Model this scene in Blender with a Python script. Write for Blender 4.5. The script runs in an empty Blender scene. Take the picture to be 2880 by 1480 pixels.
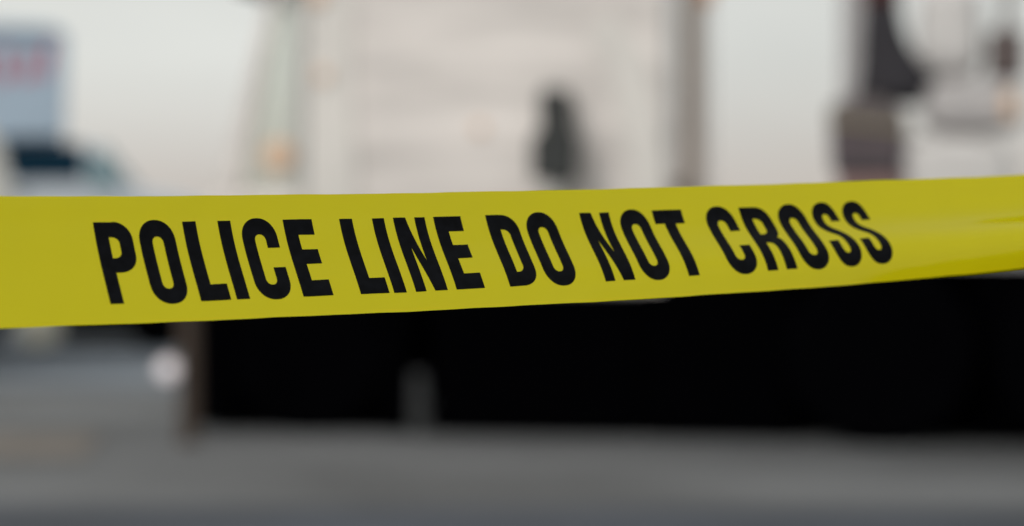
import bpy, bmesh, math, random
from mathutils import Vector
R = math.radians
random.seed(4)
sc = bpy.context.scene
C = sc.collection

# ------------------------------------------------------------------ camera
cam_d = bpy.data.cameras.new('camera'); cam = bpy.data.objects.new('camera', cam_d); C.objects.link(cam)
cam.location = (0, 0, 1.1); cam.rotation_euler = (R(90) - math.atan(92 / 6800), 0, 0)
cam_d.sensor_width = 36; cam_d.lens = 85; cam_d.clip_start = 0.05; cam_d.clip_end = 6000
cam_d.dof.use_dof = True; cam_d.dof.focus_distance = 1.335; cam_d.dof.aperture_fstop = 4.0
sc.camera = cam

# ------------------------------------------------------------------ sky, sun, exposure
SUN_EL, SUN_AZ = R(34), R(215)            # azimuth clockwise from +Y: behind the camera, to the left
w = bpy.data.worlds.new('World'); sc.world = w; w.use_nodes = True
nt = w.node_tree; nt.nodes.clear()
out = nt.nodes.new('ShaderNodeOutputWorld'); bg = nt.nodes.new('ShaderNodeBackground')
sky = nt.nodes.new('ShaderNodeTexSky'); sky.sky_type = 'NISHITA'; sky.sun_disc = False
sky.sun_elevation = SUN_EL; sky.sun_rotation = SUN_AZ; sky.air_density = 1.0; sky.dust_density = 5.0; sky.ozone_density = 1.0
hsv = nt.nodes.new('ShaderNodeHueSaturation'); hsv.inputs['Saturation'].default_value = 0.30
# a thin even overcast over the whole dome, in soft streaks
tc = nt.nodes.new('ShaderNodeTexCoord'); mp = nt.nodes.new('ShaderNodeMapping'); mp.inputs['Scale'].default_value = (1.4, 2.2, 5.0)
mp.inputs['Rotation'].default_value = (R(18), R(12), 0)
nz = nt.nodes.new('ShaderNodeTexNoise'); nz.inputs['Scale'].default_value = 1.6; nz.inputs['Detail'].default_value = 4
ramp = nt.nodes.new('ShaderNodeMapRange'); ramp.inputs[1].default_value = 0.3; ramp.inputs[2].default_value = 0.7
ramp.inputs[3].default_value = 0.60; ramp.inputs[4].default_value = 0.85
mix = nt.nodes.new('ShaderNodeMix'); mix.data_type = 'RGBA'
mix.inputs[7].default_value = (8.55, 8.7, 8.3, 1)
L = nt.links.new
L(tc.outputs['Generated'], mp.inputs['Vector']); L(mp.outputs[0], nz.inputs['Vector']); L(nz.outputs['Fac'], ramp.inputs[0])
L(sky.outputs[0], hsv.inputs['Color']); L(hsv.outputs[0], mix.inputs[6]); L(ramp.outputs[0], mix.inputs[0])
sep = nt.nodes.new('ShaderNodeSeparateXYZ'); hz = nt.nodes.new('ShaderNodeMapRange'); hz.interpolation_type = 'SMOOTHSTEP'
hz.inputs[1].default_value = -0.01; hz.inputs[2].default_value = 0.08           # haze towards the horizon, all round
hm = nt.nodes.new('ShaderNodeMix'); hm.data_type = 'RGBA'; hm.inputs[6].default_value = (5.4, 4.85, 4.4, 1)
L(tc.outputs['Generated'], sep.inputs[0]); L(sep.outputs['Z'], hz.inputs[0]); L(hz.outputs[0], hm.inputs[0]); L(mix.outputs[2], hm.inputs[7])
L(hm.outputs[2], bg.inputs[0]); L(bg.outputs[0], out.inputs[0]); bg.inputs[1].default_value = 0.1
sd = bpy.data.lights.new('sun', 'SUN'); sd.energy = 1.0; sd.angle = R(20); sd.color = (1, 0.96, 0.90)
sun = bpy.data.objects.new('sun', sd); C.objects.link(sun)
sdir = Vector((math.sin(SUN_AZ) * math.cos(SUN_EL), math.cos(SUN_AZ) * math.cos(SUN_EL), math.sin(SUN_EL)))
sun.rotation_euler = sdir.to_track_quat('Z', 'Y').to_euler(); sun.location = (0, 0, 30)
sc.view_settings.view_transform = 'Standard'; sc.view_settings.look = 'None'
sc.view_settings.exposure = 0.0; sc.view_settings.gamma = 1.0; sc.view_settings.use_curve_mapping = False
sc.cycles.use_denoising = True

# ------------------------------------------------------------------ materials
def mat(name, col, rough=0.5, metal=0.0, spec=0.5, noise=0.0, nscale=8.0, bump=0.0, bscale=30.0, coat=0.0, trans=0.0, alpha=1.0, emit=None, stretch=None, rot=None):
    m = bpy.data.materials.new(name); m.use_nodes = True
    n = m.node_tree; b = n.nodes['Principled BSDF']
    b.inputs['Base Color'].default_value = (*col, 1); b.inputs['Roughness'].default_value = rough
    b.inputs['Metallic'].default_value = metal; b.inputs['Specular IOR Level'].default_value = spec
    b.inputs['Coat Weight'].default_value = coat; b.inputs['Coat Roughness'].default_value = 0.06
    b.inputs['Transmission Weight'].default_value = trans; b.inputs['Alpha'].default_value = alpha
    if emit:
        b.inputs['Emission Color'].default_value = (*emit[0], 1); b.inputs['Emission Strength'].default_value = emit[1]
    t = n.nodes.new('ShaderNodeTexCoord'); mpp = n.nodes.new('ShaderNodeMapping')
    n.links.new(t.outputs['Object'], mpp.inputs['Vector'])
    if stretch: mpp.inputs['Scale'].default_value = stretch
    if rot: mpp.inputs['Rotation'].default_value = rot
    if noise:
        z = n.nodes.new('ShaderNodeTexNoise'); z.inputs['Scale'].default_value = nscale; z.inputs['Detail'].default_value = 6
        mr = n.nodes.new('ShaderNodeMapRange'); mr.inputs[1].default_value = 0.25; mr.inputs[2].default_value = 0.75
        mr.inputs[3].default_value = 1 - noise; mr.inputs[4].default_value = 1 + noise
        vm = n.nodes.new('ShaderNodeVectorMath'); vm.operation = 'SCALE'; vm.inputs[0].default_value = col
        n.links.new(mpp.outputs[0], z.inputs['Vector']); n.links.new(z.outputs['Fac'], mr.inputs[0])
        n.links.new(mr.outputs[0], vm.inputs['Scale']); n.links.new(vm.outputs[0], b.inputs['Base Color'])
    if bump:
        z = n.nodes.new('ShaderNodeTexNoise'); z.inputs['Scale'].default_value = bscale; z.inputs['Detail'].default_value = 3
        bp = n.nodes.new('ShaderNodeBump'); bp.inputs['Strength'].default_value = 1.0; bp.inputs['Distance'].default_value = bump
        n.links.new(mpp.outputs[0], z.inputs['Vector']); n.links.new(z.outputs['Fac'], bp.inputs['Height'])
        n.links.new(bp.outputs[0], b.inputs['Normal'])
    return m

M = {
 'asphalt': mat('asphalt', (0.048, 0.056, 0.073), 0.85, noise=0.45, nscale=0.8, bump=0.004, bscale=60),
 'concrete': mat('parking_concrete', (0.110, 0.113, 0.118), 0.8, noise=0.5, nscale=0.55, bump=0.002, bscale=50),
 'paving': mat('far_paving', (0.165, 0.188, 0.22), 0.8, noise=0.15, nscale=0.8, bump=0.002, bscale=40),
 'line': mat('worn_line_paint', (0.36, 0.385, 0.39), 0.7, noise=0.3, nscale=6),
 'tan': mat('tan_patch', (0.155, 0.135, 0.118), 0.85, noise=0.25, nscale=4, bump=0.003, bscale=50),
 'white': mat('white_truck_paint', (0.755, 0.705, 0.675), 0.28, noise=0.30, nscale=1.9, bump=0.012, bscale=1.6, coat=0.6, stretch=(0.55, 1, 3.2), rot=(0, R(24), 0)),  # stretched, tilted noise puts soft reflection streaks into the paint colour
 'white2': mat('white_fairing_paint', (0.73, 0.70, 0.665), 0.3, noise=0.12, nscale=1.5, bump=0.01, bscale=1.8, coat=0.6),
 'grey_trim': mat('grey_trim', (0.52, 0.52, 0.50), 0.45, noise=0.1),
 'black': mat('black_plastic', (0.0009, 0.0009, 0.0013), 0.8, spec=0.0, noise=0.2),
 'rubber': mat('tyre_rubber', (0.0012, 0.0012, 0.0017), 0.9, spec=0.0, noise=0.2),
 'chassis': mat('chassis_black', (0.0009, 0.0009, 0.0013), 0.8, spec=0.0),
 'steel': mat('dull_steel', (0.32, 0.33, 0.34), 0.4, metal=0.7, noise=0.1),
  'amber': mat('amber_lens', (0.80, 0.55, 0.38), 0.25, spec=0.5),
 'exhaust': mat('exhaust_brown', (0.33, 0.275, 0.24), 0.5, noise=0.15, nscale=5),
 'orange': mat('orange_lens', (0.62, 0.33, 0.18), 0.3),
 'lilac_grey': mat('lilac_grey_metal', (0.50, 0.49, 0.50), 0.5, noise=0.08),
 'charcoal': mat('charcoal_cloth', (0.028, 0.026, 0.032), 0.9, noise=0.3, nscale=8, bump=0.01, bscale=9),
 'maroon': mat('maroon_collar', (0.10, 0.035, 0.03), 0.8, noise=0.2),
 'plum': mat('plum_plastic', (0.075, 0.056, 0.064), 0.5, noise=0.15),
 'darklid': mat('dark_lid', (0.035, 0.035, 0.045), 0.5, noise=0.15),
 'pink': mat('dusty_pink_plastic', (0.26, 0.155, 0.145), 0.5, noise=0.12),
 'sack': mat('white_woven_sack', (0.62, 0.60, 0.59), 0.8, noise=0.08, nscale=6, bump=0.01, bscale=14),
 'sack2': mat('grey_woven_sack', (0.46, 0.44, 0.44), 0.8, noise=0.10, nscale=6, bump=0.01, bscale=14),
 'brownbox': mat('brown_case', (0.10, 0.075, 0.072), 0.6, noise=0.2),
 'brass': mat('brass_strip', (0.30, 0.26, 0.14), 0.4, metal=0.5),
 'bluebox': mat('blue_grey_panel', (0.40, 0.50, 0.61), 0.45, noise=0.06, nscale=1.0),
 'bluetrim': mat('slate_trim', (0.13, 0.18, 0.25), 0.5, noise=0.1),
 'red': mat('faded_red_print', (0.50, 0.16, 0.23), 0.5, noise=0.1),
 'navyglass': mat('navy_glass', (0.003, 0.026, 0.050), 0.35, spec=0.1),
 'tealglass': mat('teal_windscreen', (0.14, 0.26, 0.29), 0.25, spec=0.4, noise=0.15, nscale=2),
 'palecab': mat('pale_cab_paint', (0.58, 0.63, 0.69), 0.35, noise=0.05, coat=0.3),
 'beige': mat('pale_tank', (0.56, 0.54, 0.46), 0.35, metal=0.2),
 'vanwhite': mat('van_paint', (0.62, 0.61, 0.58), 0.35, noise=0.04, coat=0.4),
 'brownpost': mat('brown_post', (0.05, 0.034, 0.025), 0.8, noise=0.2, nscale=12),
 'reflector': mat('white_reflector', (0.62, 0.58, 0.60), 0.3, spec=0.6),
 'mirror': mat('dark_grey_plastic', (0.022, 0.025, 0.025), 0.6, noise=0.2),
 'hatch': mat('brown_grey_lid', (0.13, 0.108, 0.108), 0.6, noise=0.2),
 'lamp': mat('lit_lens', (0.8, 0.75, 0.77), 0.3, emit=((1.0, 0.90, 0.94), 0.32)),
 'ladder': mat('dull_dark_steel', (0.014, 0.016, 0.018), 0.6, noise=0.2),
 'ink': mat('black_ink', (0.0028, 0.0032, 0.0045), 0.36, spec=0.05, noise=0.6, nscale=160, bump=0.0002, bscale=30),
}
# the tape film: thin glossy yellow polythene, a little light passing through it
m = mat('yellow_film', (0.82, 0.735, 0.0002), 0.07, spec=0.6, noise=0.02, nscale=14, bump=0.00022, bscale=34, stretch=(0.05, 0.05, 1.0))
n = m.node_tree; b = n.nodes['Principled BSDF']
tr = n.nodes.new('ShaderNodeBsdfTranslucent'); tr.inputs[0].default_value = (0.92, 0.785, 0.0002, 1)
mx = n.nodes.new('ShaderNodeMixShader'); mx.inputs[0].default_value = 0.52
n.links.new(b.outputs[0], mx.inputs[1]); n.links.new(tr.outputs[0], mx.inputs[2])
n.links.new(mx.outputs[0], n.nodes['Material Output'].inputs['Surface'])
M['film'] = m
# plain window glass: clear with a faint mirror
m = bpy.data.materials.new('window_glass'); m.use_nodes = True; n = m.node_tree; n.nodes.clear()
o_ = n.nodes.new('ShaderNodeOutputMaterial'); t_ = n.nodes.new('ShaderNodeBsdfTransparent'); g_ = n.nodes.new('ShaderNodeBsdfGlossy'); x_ = n.nodes.new('ShaderNodeMixShader')
x_.inputs[0].default_value = 0.09; t_.inputs[0].default_value = (0.95, 0.96, 0.94, 1); g_.inputs[1].default_value = 0.03
n.links.new(t_.outputs[0], x_.inputs[1]); n.links.new(g_.outputs[0], x_.inputs[2]); n.links.new(x_.outputs[0], o_.inputs[0])
M['glass'] = m

# ------------------------------------------------------------------ helpers
def link(name, me, m, parent=None, smooth=False):
    o = bpy.data.objects.new(name, me); C.objects.link(o)
    if m: me.materials.append(M[m])
    if parent: o.parent = parent
    if smooth:
        for p in me.polygons: p.use_smooth = True
    return o
def obj(name, bm, m, parent=None, smooth=False, bevel=0.0, seg=2):
    bmesh.ops.recalc_face_normals(bm, faces=bm.faces)
    me = bpy.data.meshes.new(name); bm.to_mesh(me); bm.free()
    o = link(name, me, m, parent, smooth)
    if bevel:
        md = o.modifiers.new('bevel', 'BEVEL'); md.width = bevel; md.segments = seg; md.limit_method = 'ANGLE'; md.angle_limit = R(40)
        if not smooth:
            for p in me.polygons: p.use_smooth = False
    return o
def box(bm, x0, x1, y0, y1, z0, z1):
    v = [bm.verts.new((x, y, z)) for x in (x0, x1) for y in (y0, y1) for z in (z0, z1)]
    for f in ((0,1,3,2),(4,6,7,5),(0,4,5,1),(2,3,7,6),(0,2,6,4),(1,5,7,3)): bm.faces.new([v[i] for i in f])
    return bm
def B(*a): return box(bmesh.new(), *a)
def prism(pts, y0, y1, bm=None):                    # outline in (x, z), drawn out along y
    bm = bm or bmesh.new()
    a = [bm.verts.new((x, y0, z)) for x, z in pts]; c = [bm.verts.new((x, y1, z)) for x, z in pts]
    bm.faces.new(a); bm.faces.new(c[::-1])
    for i in range(len(pts)):
        j = (i + 1) % len(pts); bm.faces.new((a[i], c[i], c[j], a[j]))
    return bm
def lathe(prof, axis='z', seg=32, at=(0, 0, 0)):    # prof: (radius, along) pairs
    bm = bmesh.new(); rings = []
    for r, h in prof:
        ring = []
        for k in range(seg):
            a = 2 * math.pi * k / seg; p, q = r * math.cos(a), r * math.sin(a)
            co = {'z': (p, q, h), 'y': (p, h, q), 'x': (h, p, q)}[axis]
            ring.append(bm.verts.new((co[0] + at[0], co[1] + at[1], co[2] + at[2])))
        rings.append(ring)
    for i in range(len(rings) - 1):
        for k in range(seg):
            j = (k + 1) % seg; bm.faces.new((rings[i][k], rings[i][j], rings[i+1][j], rings[i+1][k]))
    bm.faces.new(rings[0][::-1]); bm.faces.new(rings[-1])
    return bm
def thing(name, label, cat, loc=(0, 0, 0), rz=0.0, group=None):
    o = bpy.data.objects.new(name, None); C.objects.link(o); o.location = loc; o.rotation_euler = (0, 0, rz)
    o.empty_display_size = 0.2; tag(o, label, cat, group); return o
def tag(o, label, cat, group=None):
    o['label'] = label; o['category'] = cat
    if group: o['group'] = group
    return o
def struct(o): o['kind'] = 'structure'; return o

# ------------------------------------------------------------------ ground
def sheet(name, pts, z, m):
    bm = bmesh.new(); bm.faces.new([bm.verts.new((x, y, z)) for x, y in pts]); return struct(obj(name, bm, m))
sheet('ground', [(-2500, -2500), (2500, -2500), (2500, 2500), (-2500, 2500)], 0.0, 'asphalt')
sheet('parking_strip', [(-40, 10.55), (40, 8.55), (40, 15.6), (-40, 20.0)], 0.004, 'concrete')
sheet('pavement', [(-60, 20.0), (-1.2, 16.6), (40, 15.6), (60, 40), (-60, 40)], 0.006, 'paving')
sheet('road_line', [(-9, 11.0), (-9, 10.9), (-1.85, 14.55), (-1.85, 14.66)], 0.008, 'line')
sheet('kerb_line', [(-12.0, 8.98), (-12.0, 8.82), (-2.2, 18.3), (-2.2, 18.48)], 0.010, 'line')
sheet('tan_patch', [(-5.2, 11.5), (-2.05, 11.55), (-2.2, 12.95), (-5.4, 13.2)], 0.012, 'tan')

# ------------------------------------------------------------------ the white truck (local x runs along it to the rear, y away from the camera)
TX, TY, TR = -1.61, 13.10, R(-11)
KX = 0.906
def BT(a, b, *r): return B(a * KX, b * KX, *r)
def PT(pts, *r): return prism([(x * KX, z) for x, z in pts], *r)
T = thing('utility_truck', 'long white cab-and-flatbed truck with black underbody behind the tape', 'truck', (TX, TY, 0), TR)
WD = 2.3
# body shell behind the cab window, front nose under the windscreen
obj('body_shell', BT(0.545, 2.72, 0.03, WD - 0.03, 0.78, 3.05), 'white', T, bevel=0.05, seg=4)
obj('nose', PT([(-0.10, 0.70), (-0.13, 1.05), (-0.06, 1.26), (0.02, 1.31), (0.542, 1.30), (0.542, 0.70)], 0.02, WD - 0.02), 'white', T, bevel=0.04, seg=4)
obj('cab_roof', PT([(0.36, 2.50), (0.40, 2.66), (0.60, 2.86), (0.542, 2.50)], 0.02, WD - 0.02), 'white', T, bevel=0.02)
obj('windscreen', PT([(-0.015, 1.312), (0.005, 1.312), (0.372, 2.495), (0.352, 2.495)], 0.10, WD - 0.10), 'glass', T)
for y0 in (0.02, WD - 0.09):
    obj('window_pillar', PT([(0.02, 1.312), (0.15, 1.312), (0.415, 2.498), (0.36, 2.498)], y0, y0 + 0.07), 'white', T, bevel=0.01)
    obj('rear_pillar', BT(0.475, 0.541, y0, y0 + 0.06, 1.303, 2.497), 'grey_trim', T, bevel=0.008)
    g = obj('side_window', PT([(0.155, 1.305), (0.473, 1.305), (0.473, 2.495), (0.417, 2.495)], y0 + 0.025, y0 + 0.031), 'glass', T)
obj('sun_visor', PT([(0.10, 2.40), (0.13, 2.50), (0.38, 2.64), (0.37, 2.52)], 0.06, WD - 0.06), 'black', T, bevel=0.01)
# near side: sheet panels with seams, wind fairing, door mirror, marker lamps
obj('side_panel', PT([(0.56, 0.80), (0.905, 0.80), (0.855, 1.7), (0.845, 3.0), (0.56, 3.0)], 0.008, 0.03), 'white2', T, bevel=0.004)
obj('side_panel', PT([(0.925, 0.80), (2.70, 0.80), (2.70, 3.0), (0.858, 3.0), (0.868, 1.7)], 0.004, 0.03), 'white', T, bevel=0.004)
obj('wind_fairing', PT([(2.57, 1.0), (2.47, 1.55), (2.37, 1.95), (2.24, 2.15), (2.40, 2.24), (2.60, 2.02), (2.71, 1.5), (2.715, 1.0)], -0.03, 0.003), 'white2', T, bevel=0.012)
mir = obj('door_mirror', PT([(1.98, 1.36), (1.98, 1.57), (2.02, 1.62), (2.22, 1.62), (2.25, 1.58), (2.24, 1.38), (2.20, 1.33)], -0.30, -0.20), 'mirror', T, bevel=0.02, seg=3)
obj('mirror_arm', PT([(2.03, 1.62), (2.02, 1.80), (2.06, 1.84), (2.16, 1.83), (2.18, 1.62)], -0.27, 0.003), 'mirror', mir, bevel=0.012)
obj('mirror_stay', PT([(2.05, 1.08), (2.05, 1.34), (2.14, 1.34), (2.14, 1.08)], -0.26, 0.003), 'grey_trim', mir, bevel=0.01)
for (u, z, r, ln) in ((0.395, 1.50, 0.085, 'amber'), (0.64, 2.36, 0.05, 'amber'), (0.67, 1.93, 0.035, 'amber'), (1.62, 1.64, 0.03, 'amber')):
    obj('marker_lamp', lathe([(r, 0.025), (r, 0.0), (r * 0.8, -0.02)], 'y', 20, (u * KX, -0.01, z)), ln, T, smooth=False)
# exhaust stack behind the cab
ex = obj('exhaust_stack', lathe([(0.056, 0.80), (0.056, 3.3), (0.045, 3.34)], 'z', 24, (2.835 * KX, 0.25, 0)), 'exhaust', T, smooth=False)
obj('stack_bracket', BT(2.71, 2.80, 0.22, 0.28, 1.28, 1.36), 'exhaust', ex)
obj('stack_lamp', lathe([(0.028, 2.30), (0.036, 2.34), (0.036, 2.62), (0.02, 2.66)], 'z', 16, (2.925 * KX, 0.22, 0)), 'orange', ex)
# flat deck with its stake panel
obj('deck', BT(2.90, 6.2, 0.02, WD - 0.02, 0.95, 1.03), 'grey_trim', T, bevel=0.01)
obj('deck_rail', BT(2.90, 6.2, -0.03, 0.017, 0.93, 1.05), 'lilac_grey', T, bevel=0.01)
obj('stake_panel', BT(3.66, 3.86, 0.80, 0.84, 1.032, 2.75), 'lilac_grey', T, bevel=0.01)
# black underbody
obj('chassis_rail', BT(0.0, 6.2, 0.35, WD - 0.35, 0.50, 0.80), 'chassis', T)
obj('front_bumper', BT(-0.13, 0.10, 0.0, WD, 0.03, 0.695), 'black', T, bevel=0.03)
obj('wheel_arch', PT([(0.105, 0.69), (0.105, 0.02), (1.10, 0.02), (1.10, 0.775), (0.55, 0.775), (0.543, 0.69)], 0.16, 0.5), 'black', T)
obj('step_box', BT(1.02, 1.18, 0.02, 0.4, 0.02, 0.775), 'black', T, bevel=0.015)
obj('fuel_tank', PT([(1.32, 0.10), (1.36, 0.02), (2.50, 0.02), (2.56, 0.10), (2.56, 0.775), (1.32, 0.775)], 0.03, 0.75), 'black', T, bevel=0.03)
obj('side_skirt', BT(2.565, 3.45, 0.03, 0.10, 0.02, 0.928), 'black', T, bevel=0.01)
obj('side_skirt', BT(4.47, 6.2, 0.03, 0.10, 0.02, 0.928), 'black', T, bevel=0.01)
obj('side_skirt', BT(0.1, 6.2, WD - 0.1, WD - 0.03, 0.02, 0.77), 'black', T)
obj('mud_flap', BT(3.40, 4.52, 0.32, 0.36, 0.015, 0.94), 'chassis', T)
obj('ladder', PT([(1.20, 0.01), (1.21, 0.34), (1.29, 0.34), (1.31, 0.01)], -0.02, 0.02), 'ladder', T, bevel=0.008)
def wheel(u, y, r, wd):
    wobj = obj('wheel', lathe([(r * 0.62, y), (r * 0.93, y), (r, y + 0.03), (r, y + wd - 0.03), (r * 0.93, y + wd), (r * 0.6, y + wd)], 'y', 40, (u * KX, 0, r)), 'rubber', T)
    obj('rim', lathe([(r * 0.60, y + 0.02), (r * 0.58, y + 0.07), (r * 0.2, y + 0.05), (r * 0.16, y + 0.01)], 'y', 32, (u * KX, 0, r)), 'black', wobj)
for u, r in ((0.56, 0.45), (3.95, 0.48), (5.1, 0.48)):
    wheel(u, 0.02 if u < 1 else -0.24, r, 0.27); wheel(u, WD - 0.30, r, 0.27)

# load standing on the deck (placed in the truck's frame, each a thing of its own)
ca, sa = math.cos(TR), math.sin(TR)
def on(u, y, z): return (TX + u * ca - y * sa, TY + u * sa + y * ca, z)
DZ = 1.032
c = thing('storage_crate', 'dusty pink crate at the bottom of the stack on the truck deck', 'crate', on(3.50, 0.45, DZ), TR)
obj('shell', prism([(-0.15, 0), (0.15, 0), (0.17, 0.36), (-0.17, 0.36)], -0.22, 0.22), 'pink', c, bevel=0.015)
obj('rim', B(-0.19, 0.19, -0.24, 0.24, 0.361, 0.395), 'darklid', c, bevel=0.008)
c = thing('storage_crate', 'plum brown crate with dark sloping lid, topmost of the stack', 'crate', on(3.50, 0.45, DZ + 0.397), TR)
obj('shell', prism([(-0.20, 0), (0.17, 0), (0.18, 0.19), (-0.21, 0.235)], -0.22, 0.22), 'plum', c, bevel=0.012)
obj('strip', prism([(-0.215, 0.237), (0.182, 0.192), (0.182, 0.212), (-0.215, 0.257)], -0.225, 0.225), 'brass', c)
obj('lid', prism([(-0.22, 0.259), (0.185, 0.214), (0.17, 0.30), (0.05, 0.36), (-0.12, 0.37), (-0.20, 0.33)], -0.225, 0.225), 'hatch', c, bevel=0.012)
# a dark cloth hood standing on the crates, narrowing upwards
def loft(secs, seg=28):                              # secs: (cx, cy, z, rx, ry)
    bm = bmesh.new(); rings = []
    for cx, cy, z, rx, ry in secs:
        rings.append([bm.verts.new((cx + rx * math.cos(2*math.pi*k/seg), cy + ry * math.sin(2*math.pi*k/seg), z)) for k in range(seg)])
    for i in range(len(rings) - 1):
        for k in range(seg):
            j = (k + 1) % seg; bm.faces.new((rings[i][k], rings[i][j], rings[i+1][j], rings[i+1][k]))
    bm.faces.new(rings[0][::-1]); bm.faces.new(rings[-1]); return bm
d = thing('cloth_cover', 'charcoal cloth cover tapering up to a maroon neck above the crates', 'cover', on(3.56, 0.45, DZ + 0.397 + 0.365), TR)
obj('hood', loft([(0.02, 0, -0.03, 0.18, 0.15), (0.08, 0, 0.08, 0.21, 0.16), (0.06, 0, 0.16, 0.18, 0.14), (0.02, 0, 0.27, 0.135, 0.12), (0.0, 0, 0.38, 0.11, 0.10), (-0.01, 0, 0.52, 0.095, 0.09)]), 'charcoal', d, smooth=True)
obj('collar', loft([(-0.01, 0, 0.50, 0.099, 0.095), (-0.005, 0, 0.62, 0.105, 0.1), (0.0, 0, 0.95, 0.11, 0.1)]), 'maroon', d, smooth=True)
def sack(label, u, y, z, rx, ry, h, m, tilt=0.0):
    bm = bmesh.new(); bmesh.ops.create_uvsphere(bm, u_segments=36, v_segments=22, radius=1)
    for v in bm.verts:
        e = 0.62; sgn = lambda t: math.copysign(abs(t) ** e, t)
        q = Vector((sgn(v.co.x), sgn(v.co.y), sgn(v.co.z)))
        wv = 1 + 0.03 * math.sin(5 * v.co.x + 3 * z) + 0.03 * math.sin(7 * v.co.z + u)
        v.co = Vector((q.x * rx * wv, q.y * ry * wv, (q.z + 1) * h / 2))
    o = obj('bulk_sack', bm, m, None, smooth=True); o.location = on(u, y, z); o.rotation_euler = (0, tilt, TR)
    tag(o, label, 'sack', 'white sacks piled on the truck deck'); return o
sack('big white sack at the bottom of the pile on the truck deck', 3.91, 0.55, DZ, 0.345, 0.30, 0.58, 'sack')
sack('greyish middle sack of the pile on the truck deck', 4.03, 0.55, DZ + 0.575, 0.27, 0.26, 0.30, 'sack2')
sack('topmost rounded white sack beside the dark cloth cover', 3.91, 0.55, DZ + 0.865, 0.175, 0.2, 0.52, 'sack')
bx = thing('carry_case', 'small dark brown case with upright strap on the sack pile', 'case', on(4.20, 0.52, DZ + 0.87), TR)
obj('shell', B(-0.10, 0.10, -0.12, 0.12, 0.0, 0.25), 'brownbox', bx, bevel=0.03, seg=3)
obj('strap', prism([(-0.03, 0.24), (0.03, 0.24), (0.055, 0.8), (0.015, 0.8)], -0.02, 0.02), 'brownbox', bx)
o = obj('warning_reflector', prism([(-0.03, -0.07), (0.03, -0.07), (0.03, 0.07), (-0.03, 0.07)], -0.012, 0.012), 'amber', None, bevel=0.008)
o.location = on(4.22, 0.27, DZ + 0.72); o.rotation_euler = (0, 0, TR); tag(o, 'small amber reflector tag hanging on the middle sack', 'reflector')

# ------------------------------------------------------------------ brown marker post at the truck's nose
p = thing('marker_post', 'short brown post with a small round pale lamp in front of the truck bumper', 'post', (-1.665, 12.45, 0))
obj('post', lathe([(0.06, 0.0), (0.055, 0.05), (0.052, 0.92), (0.04, 0.96)], 'z', 20), 'brownpost', p)
rf = obj('lamp_housing', lathe([(0.05, 0.03), (0.06, 0.0), (0.055, -0.012)], 'y', 32, (-0.10, -0.05, 0.385)), 'reflector', p)
obj('lamp_lens', lathe([(0.046, -0.013), (0.042, -0.022), (0.015, -0.03)], 'y', 24, (-0.10, -0.05, 0.385)), 'lamp', rf)
obj('bracket', B(-0.10, 0.0, -0.048, -0.02, 0.37, 0.40), 'brownpost', rf)

# ------------------------------------------------------------------ blue-grey box truck further back, facing right
K = thing('box_truck', 'blue-grey box truck with red print and dark navy cab window', 'truck', (-3.97, 21.6, 0), R(11))
obj('cargo_box', prism([(-5.5, 1.0), (-0.9, 1.0), (-0.9, 1.90), (-0.02, 1.93), (0.0, 2.86), (-0.15, 2.93), (-5.5, 3.05)], 0.0, 2.3), 'bluebox', K, bevel=0.03)
obj('roof_trim', prism([(-5.4, 2.92), (-0.06, 2.80), (-0.06, 2.87), (-5.4, 2.99)], -0.012, -0.002), 'bluetrim', K)
for i, (x, z, h, a) in enumerate(((-0.20, 2.47, 0.30, 0.05), (-0.29, 2.45, 0.22, -0.04), (-0.38, 2.43, 0.24, 0.05), (-0.49, 2.46, 0.18, -0.06), (-0.58, 2.40, 0.32, 0.04), (-0.70, 2.44, 0.26, -0.05), (-0.82, 2.42, 0.30, 0.05), (-0.95, 2.44, 0.26, 0.0))):
    obj('red_mark', prism([(x - 0.03, z), (x + 0.03, z), (x + 0.03 + a, z + h), (x - 0.03 + a, z + h)], -0.006, -0.002), 'red', K)
obj('cab_body', prism([(-0.88, 0.55), (1.42, 0.50), (1.45, 0.95), (1.35, 1.30), (0.95, 1.42), (0.62, 1.47), (0.30, 1.86), (0.12, 1.895), (-0.88, 1.895)], 0.12, 2.18), 'palecab', K, bevel=0.05, seg=4)
dr = obj('door', prism([(-0.58, 0.70), (0.28, 0.70), (0.28, 1.50), (0.16, 1.535), (-0.58, 1.535)], 0.10, 0.119), 'palecab', K, bevel=0.004)
obj('handle', B(-0.52, -0.38, 0.07, 0.099, 1.40, 1.44), 'black', dr)
obj('side_window', prism([(-0.55, 1.54), (0.15, 1.54), (0.145, 1.875), (-0.55, 1.875)], 0.095, 0.119), 'navyglass', K, bevel=0.006)
obj('quarter_window', prism([(0.19, 1.50), (0.52, 1.48), (0.33, 1.76), (0.20, 1.80)], 0.10, 0.119), 'tealglass', K)
obj('windscreen', prism([(0.64, 1.475), (0.655, 1.485), (0.325, 1.885), (0.31, 1.87)], 0.22, 2.08), 'tealglass', K)
obj('side_tank', lathe([(0.16, -0.02), (0.19, 0.02), (0.19, 0.5)], 'y', 28, (-0.25, 0.05, 0.24)), 'beige', K)
obj('underbody', B(-5.2, 1.35, 0.4, 1.9, 0.25, 0.75), 'chassis', K)
obj('sill', B(-0.05, 1.35, 0.13, 0.3, 0.12, 0.545), 'black', K)
for x in (0.85, -3.8):
    ww = obj('wheel', lathe([(0.24, 0.10), (0.37, 0.10), (0.40, 0.13), (0.40, 0.36), (0.24, 0.38)], 'y', 32, (x, 0, 0.40)), 'rubber', K)
    obj('rim', lathe([(0.235, 0.12), (0.21, 0.16), (0.06, 0.15)], 'y', 28, (x, 0, 0.40)), 'black', ww)

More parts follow.
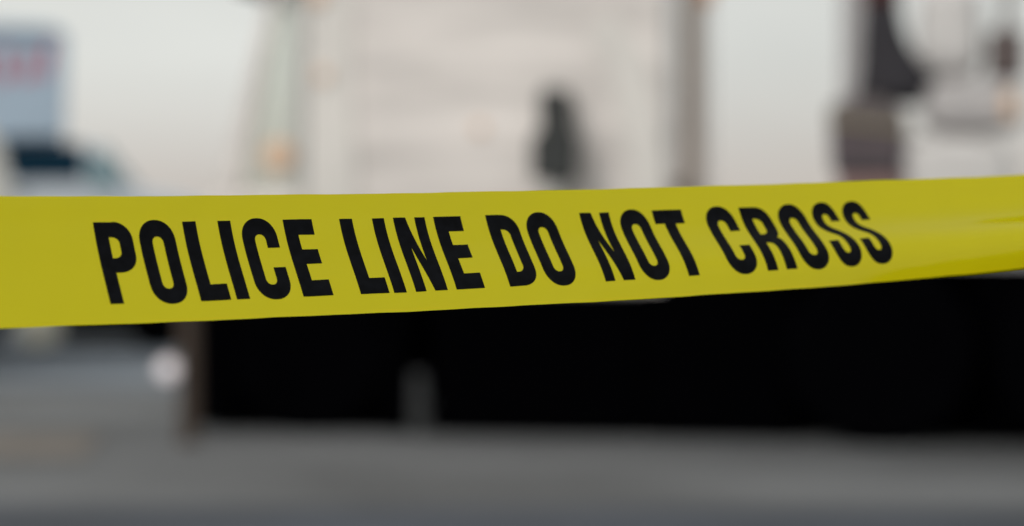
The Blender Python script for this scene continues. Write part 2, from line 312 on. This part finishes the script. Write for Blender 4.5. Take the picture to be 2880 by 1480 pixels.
# ------------------------------------------------------------------ white van mostly beyond the left edge
V = thing('parked_van', 'white van at the far left edge with only its sloping corner showing', 'van', (-3.80, 18.0, 0), R(12))
obj('body', prism([(-4.2, 0.45), (-0.02, 0.45), (0.06, 0.9), (0.10, 1.30), (0.06, 1.52), (-0.01, 1.75), (-0.12, 1.92), (-0.4, 2.02), (-4.2, 2.05)], 0.0, 1.85), 'vanwhite', V, bevel=0.06, seg=4)
obj('bumper', B(-0.6, 0.02, -0.02, 1.87, 0.25, 0.445), 'black', V, bevel=0.02)
obj('side_window', prism([(-1.6, 1.25), (-0.5, 1.25), (-0.55, 1.75), (-1.6, 1.78)], -0.012, -0.002), 'navyglass', V)
for x in (-0.85, -3.4):
    ww = obj('wheel', lathe([(0.2, 0.0), (0.32, 0.0), (0.34, 0.03), (0.34, 0.22), (0.2, 0.24)], 'y', 32, (x, 0, 0.34)), 'rubber', V)
    obj('rim', lathe([(0.195, 0.01), (0.17, 0.05), (0.05, 0.03)], 'y', 24, (x, 0, 0.34)), 'steel', ww)

# ------------------------------------------------------------------ the tape: a 76 mm film strip, curled across its width, running away to the right
W = 0.076
C0 = Vector((-0.24562, 1.24566, 1.08280))
YAW = [R(a) for a in (29.3181, -1.91242, -0.90195)]
SLO = [R(a) for a in (0.60081, 1.94863, -0.06046)]
PHI = [[R(a) for a in r] for r in ((31.8007, 5.1738, 10.6272), (-13.0937, -2.2522, 6.0496), (-14.5318, -2.6432, -64.9539), (5.056, -1.4138, 9.7421), (4.6697, 9.3306, 40.5939))]
def soft(t, lo, hi, k=0.15):                          # t kept within lo..hi, easing in
    if t > hi: return hi + k * (1 - math.exp(-(t - hi) / k))
    if t < lo: return lo - k * (1 - math.exp(-(lo - t) / k))
    return t
def poly(cf, t): return cf[0] + cf[1] * t + cf[2] * t * t
S0, S1, DS = -0.9, 1.6, 0.0025
NSP = int(round((S1 - S0) / DS)) + 1
def direc(s):
    t = soft(s / 0.4, -0.2, 1.65); y, l = poly(YAW, t), poly(SLO, t)
    return Vector((math.cos(y) * math.cos(l), math.sin(y) * math.cos(l), math.sin(l))), y
spine = [None] * NSP; i0 = int(round(-S0 / DS)); spine[i0] = C0.copy()
for i in range(i0 + 1, NSP): spine[i] = spine[i-1] + (direc(S0 + (i - 0.5) * DS)[0]) * DS
for i in range(i0 - 1, -1, -1): spine[i] = spine[i+1] - (direc(S0 + (i + 0.5) * DS)[0]) * DS
def tape(s, wd):
    f = (s - S0) / DS; i = max(0, min(NSP - 2, int(f))); f -= i
    p = spine[i].lerp(spine[i+1], f); d, y = direc(s)
    nb = Vector((-math.sin(y), math.cos(y), 0)); up = d.cross(nb)
    t = soft(s / 0.4, -0.2, 1.6, 0.08); cf = [poly(c, t) for c in PHI]
    ac = asn = 0.0; n = 16; h = (wd - W / 2) / n
    for k in range(n):
        q = 2 * h * (k + 0.5) / W
        ph = cf[0] + q * (cf[1] + q * (cf[2] + q * (cf[3] + q * cf[4]))); ac += math.cos(ph) * h; asn += math.sin(ph) * h
    wv = 0.00022 * math.sin(s * 47 + 1.3) + 0.00014 * math.sin(s * 113 + wd * 40) + 0.0001 * math.sin(s * 211 - wd * 90)
    return p + up * (ac + wv * 0.5) + nb * (asn + wv)
def tape_n(s, wd):
    e = 1e-4; a = tape(s + e, wd) - tape(s - e, wd); c = tape(s, wd + e) - tape(s, wd - e)
    return a.cross(c).normalized()                    # towards the camera
TP = thing('police_tape', 'yellow plastic police line tape stretched across the foreground with black lettering', 'tape', C0)
NU, NV = 420, 44
vs, fs = [], []
for i in range(NU + 1):
    s = S0 + 0.01 + (S1 - S0 - 0.02) * i / NU
    for j in range(NV + 1): vs.append(tape(s, W * j / NV) - C0)
for i in range(NU):
    for j in range(NV):
        a = i * (NV + 1) + j; fs.append((a, a + NV + 1, a + NV + 2, a + 1))
me = bpy.data.meshes.new('strip'); me.from_pydata(vs, [], fs); me.update()
strip = link('strip', me, 'film', TP, smooth=True)

# lettering, drawn flat in millimetres along the strip and laid on the film
def arc(cx, cy, rx, ry, a0, a1, n=14, e=1.0):
    r = []
    for k in range(n + 1):
        a = R(a0 + (a1 - a0) * k / n); c, s_ = math.cos(a), math.sin(a)
        r.append((cx + rx * math.copysign(abs(c) ** e, c), cy + ry * math.copysign(abs(s_) ** e, s_)))
    return r
def bez(p0, p1, p2, p3, n=12):
    return [tuple((1-t)**3*a + 3*(1-t)**2*t*b_ + 3*(1-t)*t*t*c + t**3*d for a, b_, c, d in zip(p0, p1, p2, p3)) for t in [k / n for k in range(n)]]
H = 49.37; OV = 1.2
def gI(): return [[(0, 0), (7.5, 0), (7.5, H), (0, H)]]
def gL(): return [[(0, 0), (17.1, 0), (17.1, 10.4), (7.8, 10.4), (7.8, H), (0, H)]]
def gE(): return [[(0, 0), (17.7, 0), (17.7, 10.4), (7.7, 10.4), (7.7, 21.3), (16.9, 21.3), (16.9, 30.8), (7.7, 30.8), (7.7, 40.0), (17.4, 40.0), (17.4, H), (0, H)]]
def gN(): return [[(0, 0), (6.5, 0), (6.5, 30.2), (12.0, 0), (19.7, 0), (19.7, H), (13.2, H), (13.2, 20.6), (7.6, H), (0, H)]]
def gT(): return [[(6.4, 0), (13.9, 0), (13.9, 40.1), (20.3, 40.1), (20.3, H), (0, H), (0, 40.1), (6.4, 40.1)]]
def ring(hw, c):
    o = arc(c, 11.4, hw, 12.6, 180, 360, 22, 0.92) + arc(c, H - 11.4, hw, 12.6, 0, 180, 22, 0.92)
    i = arc(c, 12.6, 3.05, 4.2, 180, 360, 14, 0.9) + arc(c, H - 12.6, 3.05, 4.2, 0, 180, 14, 0.9)
    return [o, i]
def gO(): return ring(10.1, 10.1)
def gC():
    c, hw, ih = 10.3, 10.3, 3.15
    o = arc(c, 11.4, hw, 12.6, 180, 352, 22, 0.92) + [(c + hw, 13), (c + hw, 19.7), (c + ih, 19.7)]
    o += arc(c, 12.6, ih, 4.2, 360, 180, 14, 0.9) + arc(c, H - 12.6, ih, 4.2, 180, 0, 14, 0.9)
    o += [(c + ih, 32.5), (c + hw, 32.5), (c + hw, H - 13)] + arc(c, H - 11.4, hw, 12.6, 8, 180, 22, 0.92)
    return [o]
def gP():
    o = [(0, 0), (7.4, 0), (7.4, 19.3), (10.2, 19.3)] + arc(10.2, 30.3, 10.3, 11.0, -85, 0, 14, 0.95) + arc(10.2, 38.6, 10.3, 11.06, 0, 85, 14, 0.95) + [(9.5, H), (0, H)]
    i = [(7.4, 28.3)] + arc(8.8, 31.9, 4.0, 3.6, -80, 0, 8) + arc(8.8, 37.1, 4.0, 3.7, 0, 80, 8) + [(7.4, 40.8)]
    return [o, i]
def gD():
    o = [(0, 0), (9.0, 0)] + arc(9.0, 11.5, 10.6, 11.5, -85, 0, 14, 0.9) + arc(9.0, H - 11.5, 10.6, 11.5, 0, 85, 14, 0.9) + [(9.0, H), (0, H)]
    i = [(7.5, 9.4), (8.8, 9.4)] + arc(8.8, 13.6, 3.9, 4.2, -80, 0, 8) + arc(8.8, H - 13.6, 3.9, 4.2, 0, 80, 8) + [(7.5, H - 9.4)]
    return [o, i]
def gR():
    o = [(0, 0), (7.3, 0), (7.3, 20.6), (8.6, 20.6)] + bez((8.6, 20.6), (12.2, 20.6), (13.1, 18.4), (13.15, 12.5))[1:] + [(13.15, 6), (13.3, 0), (20.9, 0), (20.6, 5)]
    o += bez((20.5, 8), (20.5, 18.5), (20.2, 23.0), (17.2, 25.3)) + bez((17.2, 25.3), (19.8, 27.2), (20.7, 30.6), (20.7, 35.8)) + bez((20.7, 35.8), (20.7, 45.0), (17.0, H), (10.5, H)) + [(10.5, H), (0, H)]
    i = [(7.3, 28.4), (9.0, 28.4)] + arc(9.0, 32.4, 4.1, 4.0, -80, 0, 8) + arc(9.0, 37.3, 4.1, 4.0, 0, 80, 8) + [(7.3, 41.3)]
    return [o, i]
def gS():
    q = []
    for sgm in (((9.1,36.7),(9.1,45.5),(6.2,50.9),(0.2,50.9)), ((0.2,50.9),(-5.8,50.9),(-9.3,46.3),(-9.3,38.3)), ((-9.3,38.3),(-9.3,31.2),(-6.0,28.0),(-1.2,24.4)),
                ((-1.2,24.4),(1.3,22.5),(2.6,19.4),(2.6,13.0)), ((2.6,13.0),(2.6,9.6),(1.8,8.0),(0,8.0)), ((0,8.0),(-1.8,8.0),(-2.4,9.8),(-2.4,12.5))): q += bez(*sgm)
    q += [(-2.4, 12.5), (-2.4, 18.5), (-9.2, 18.5)]
    for sgm in (((-9.2,13),(-9.2,3.5),(-6,-1.2),(0,-1.2)), ((0,-1.2),(6,-1.2),(9.4,3.6),(9.4,12.4)), ((9.4,12.4),(9.4,20.2),(6.5,25.6),(2.0,29.2)),
                ((2.0,29.2),(-1.3,31.8),(-2.5,34.0),(-2.5,38.4)), ((-2.5,38.4),(-2.5,41.2),(-1.7,42.6),(0.2,42.6)), ((0.2,42.6),(2.0,42.6),(2.7,41.0),(2.7,38.3))): q += bez(*sgm)
    q += [(2.7, 38.3), (2.7, 36.7)]
    return [[(x + 9.3, y) for x, y in q]]
G = {'P': gP, 'O': gO, 'L': gL, 'I': gI, 'C': gC, 'E': gE, 'N': gN, 'D': gD, 'T': gT, 'R': gR, 'S': gS}
TEXT = [('P', 35.0), ('O', 59.1), ('L', 84.85), ('I', 105.25), ('C', 117.9), ('E', 143.6), ('L', 177.55), ('I', 197.5), ('N', 210.7), ('E', 235.9),
        ('D', 269.5), ('O', 293.9), ('N', 331.1), ('O', 356.3), ('T', 380.5), ('C', 415.8), ('R', 441.3), ('O', 466.7), ('S', 491.8), ('S', 514.1)]
for ch, s0 in TEXT:
    bm = bmesh.new(); edges = []
    for lp in G[ch]():
        cl = []
        for pnt in lp:
            if not cl or (abs(pnt[0] - cl[-1][0]) + abs(pnt[1] - cl[-1][1])) > 0.02: cl.append(pnt)
        if abs(cl[0][0] - cl[-1][0]) + abs(cl[0][1] - cl[-1][1]) < 0.02: cl.pop()
        v = [bm.verts.new((x, y, 0)) for x, y in cl]
        edges += [bm.edges.new((v[k], v[(k + 1) % len(v)])) for k in range(len(v))]
    bmesh.ops.triangle_fill(bm, edges=edges, use_beauty=True, use_dissolve=False, normal=(0, 0, 1))
    for k in range(1, 30):
        bmesh.ops.bisect_plane(bm, geom=bm.verts[:] + bm.edges[:] + bm.faces[:], plane_co=(0, -1.2 + k * 1.75, 0), plane_no=(0, 1, 0), dist=1e-5)
    for k in range(1, 7):
        bmesh.ops.bisect_plane(bm, geom=bm.verts[:] + bm.edges[:] + bm.faces[:], plane_co=(k * 3.01, 0, 0), plane_no=(1, 0, 0), dist=1e-5)
    for v in bm.verts:
        s, wd = (s0 + v.co.x) / 1000, (12.06 + v.co.y) / 1000
        v.co = tape(s, wd) + tape_n(s, wd) * 0.00016 - C0
    bmesh.ops.triangulate(bm, faces=bm.faces)
    me = bpy.data.meshes.new('letter'); bm.to_mesh(me); bm.free()
    link('letter', me, 'ink', TP, smooth=True)
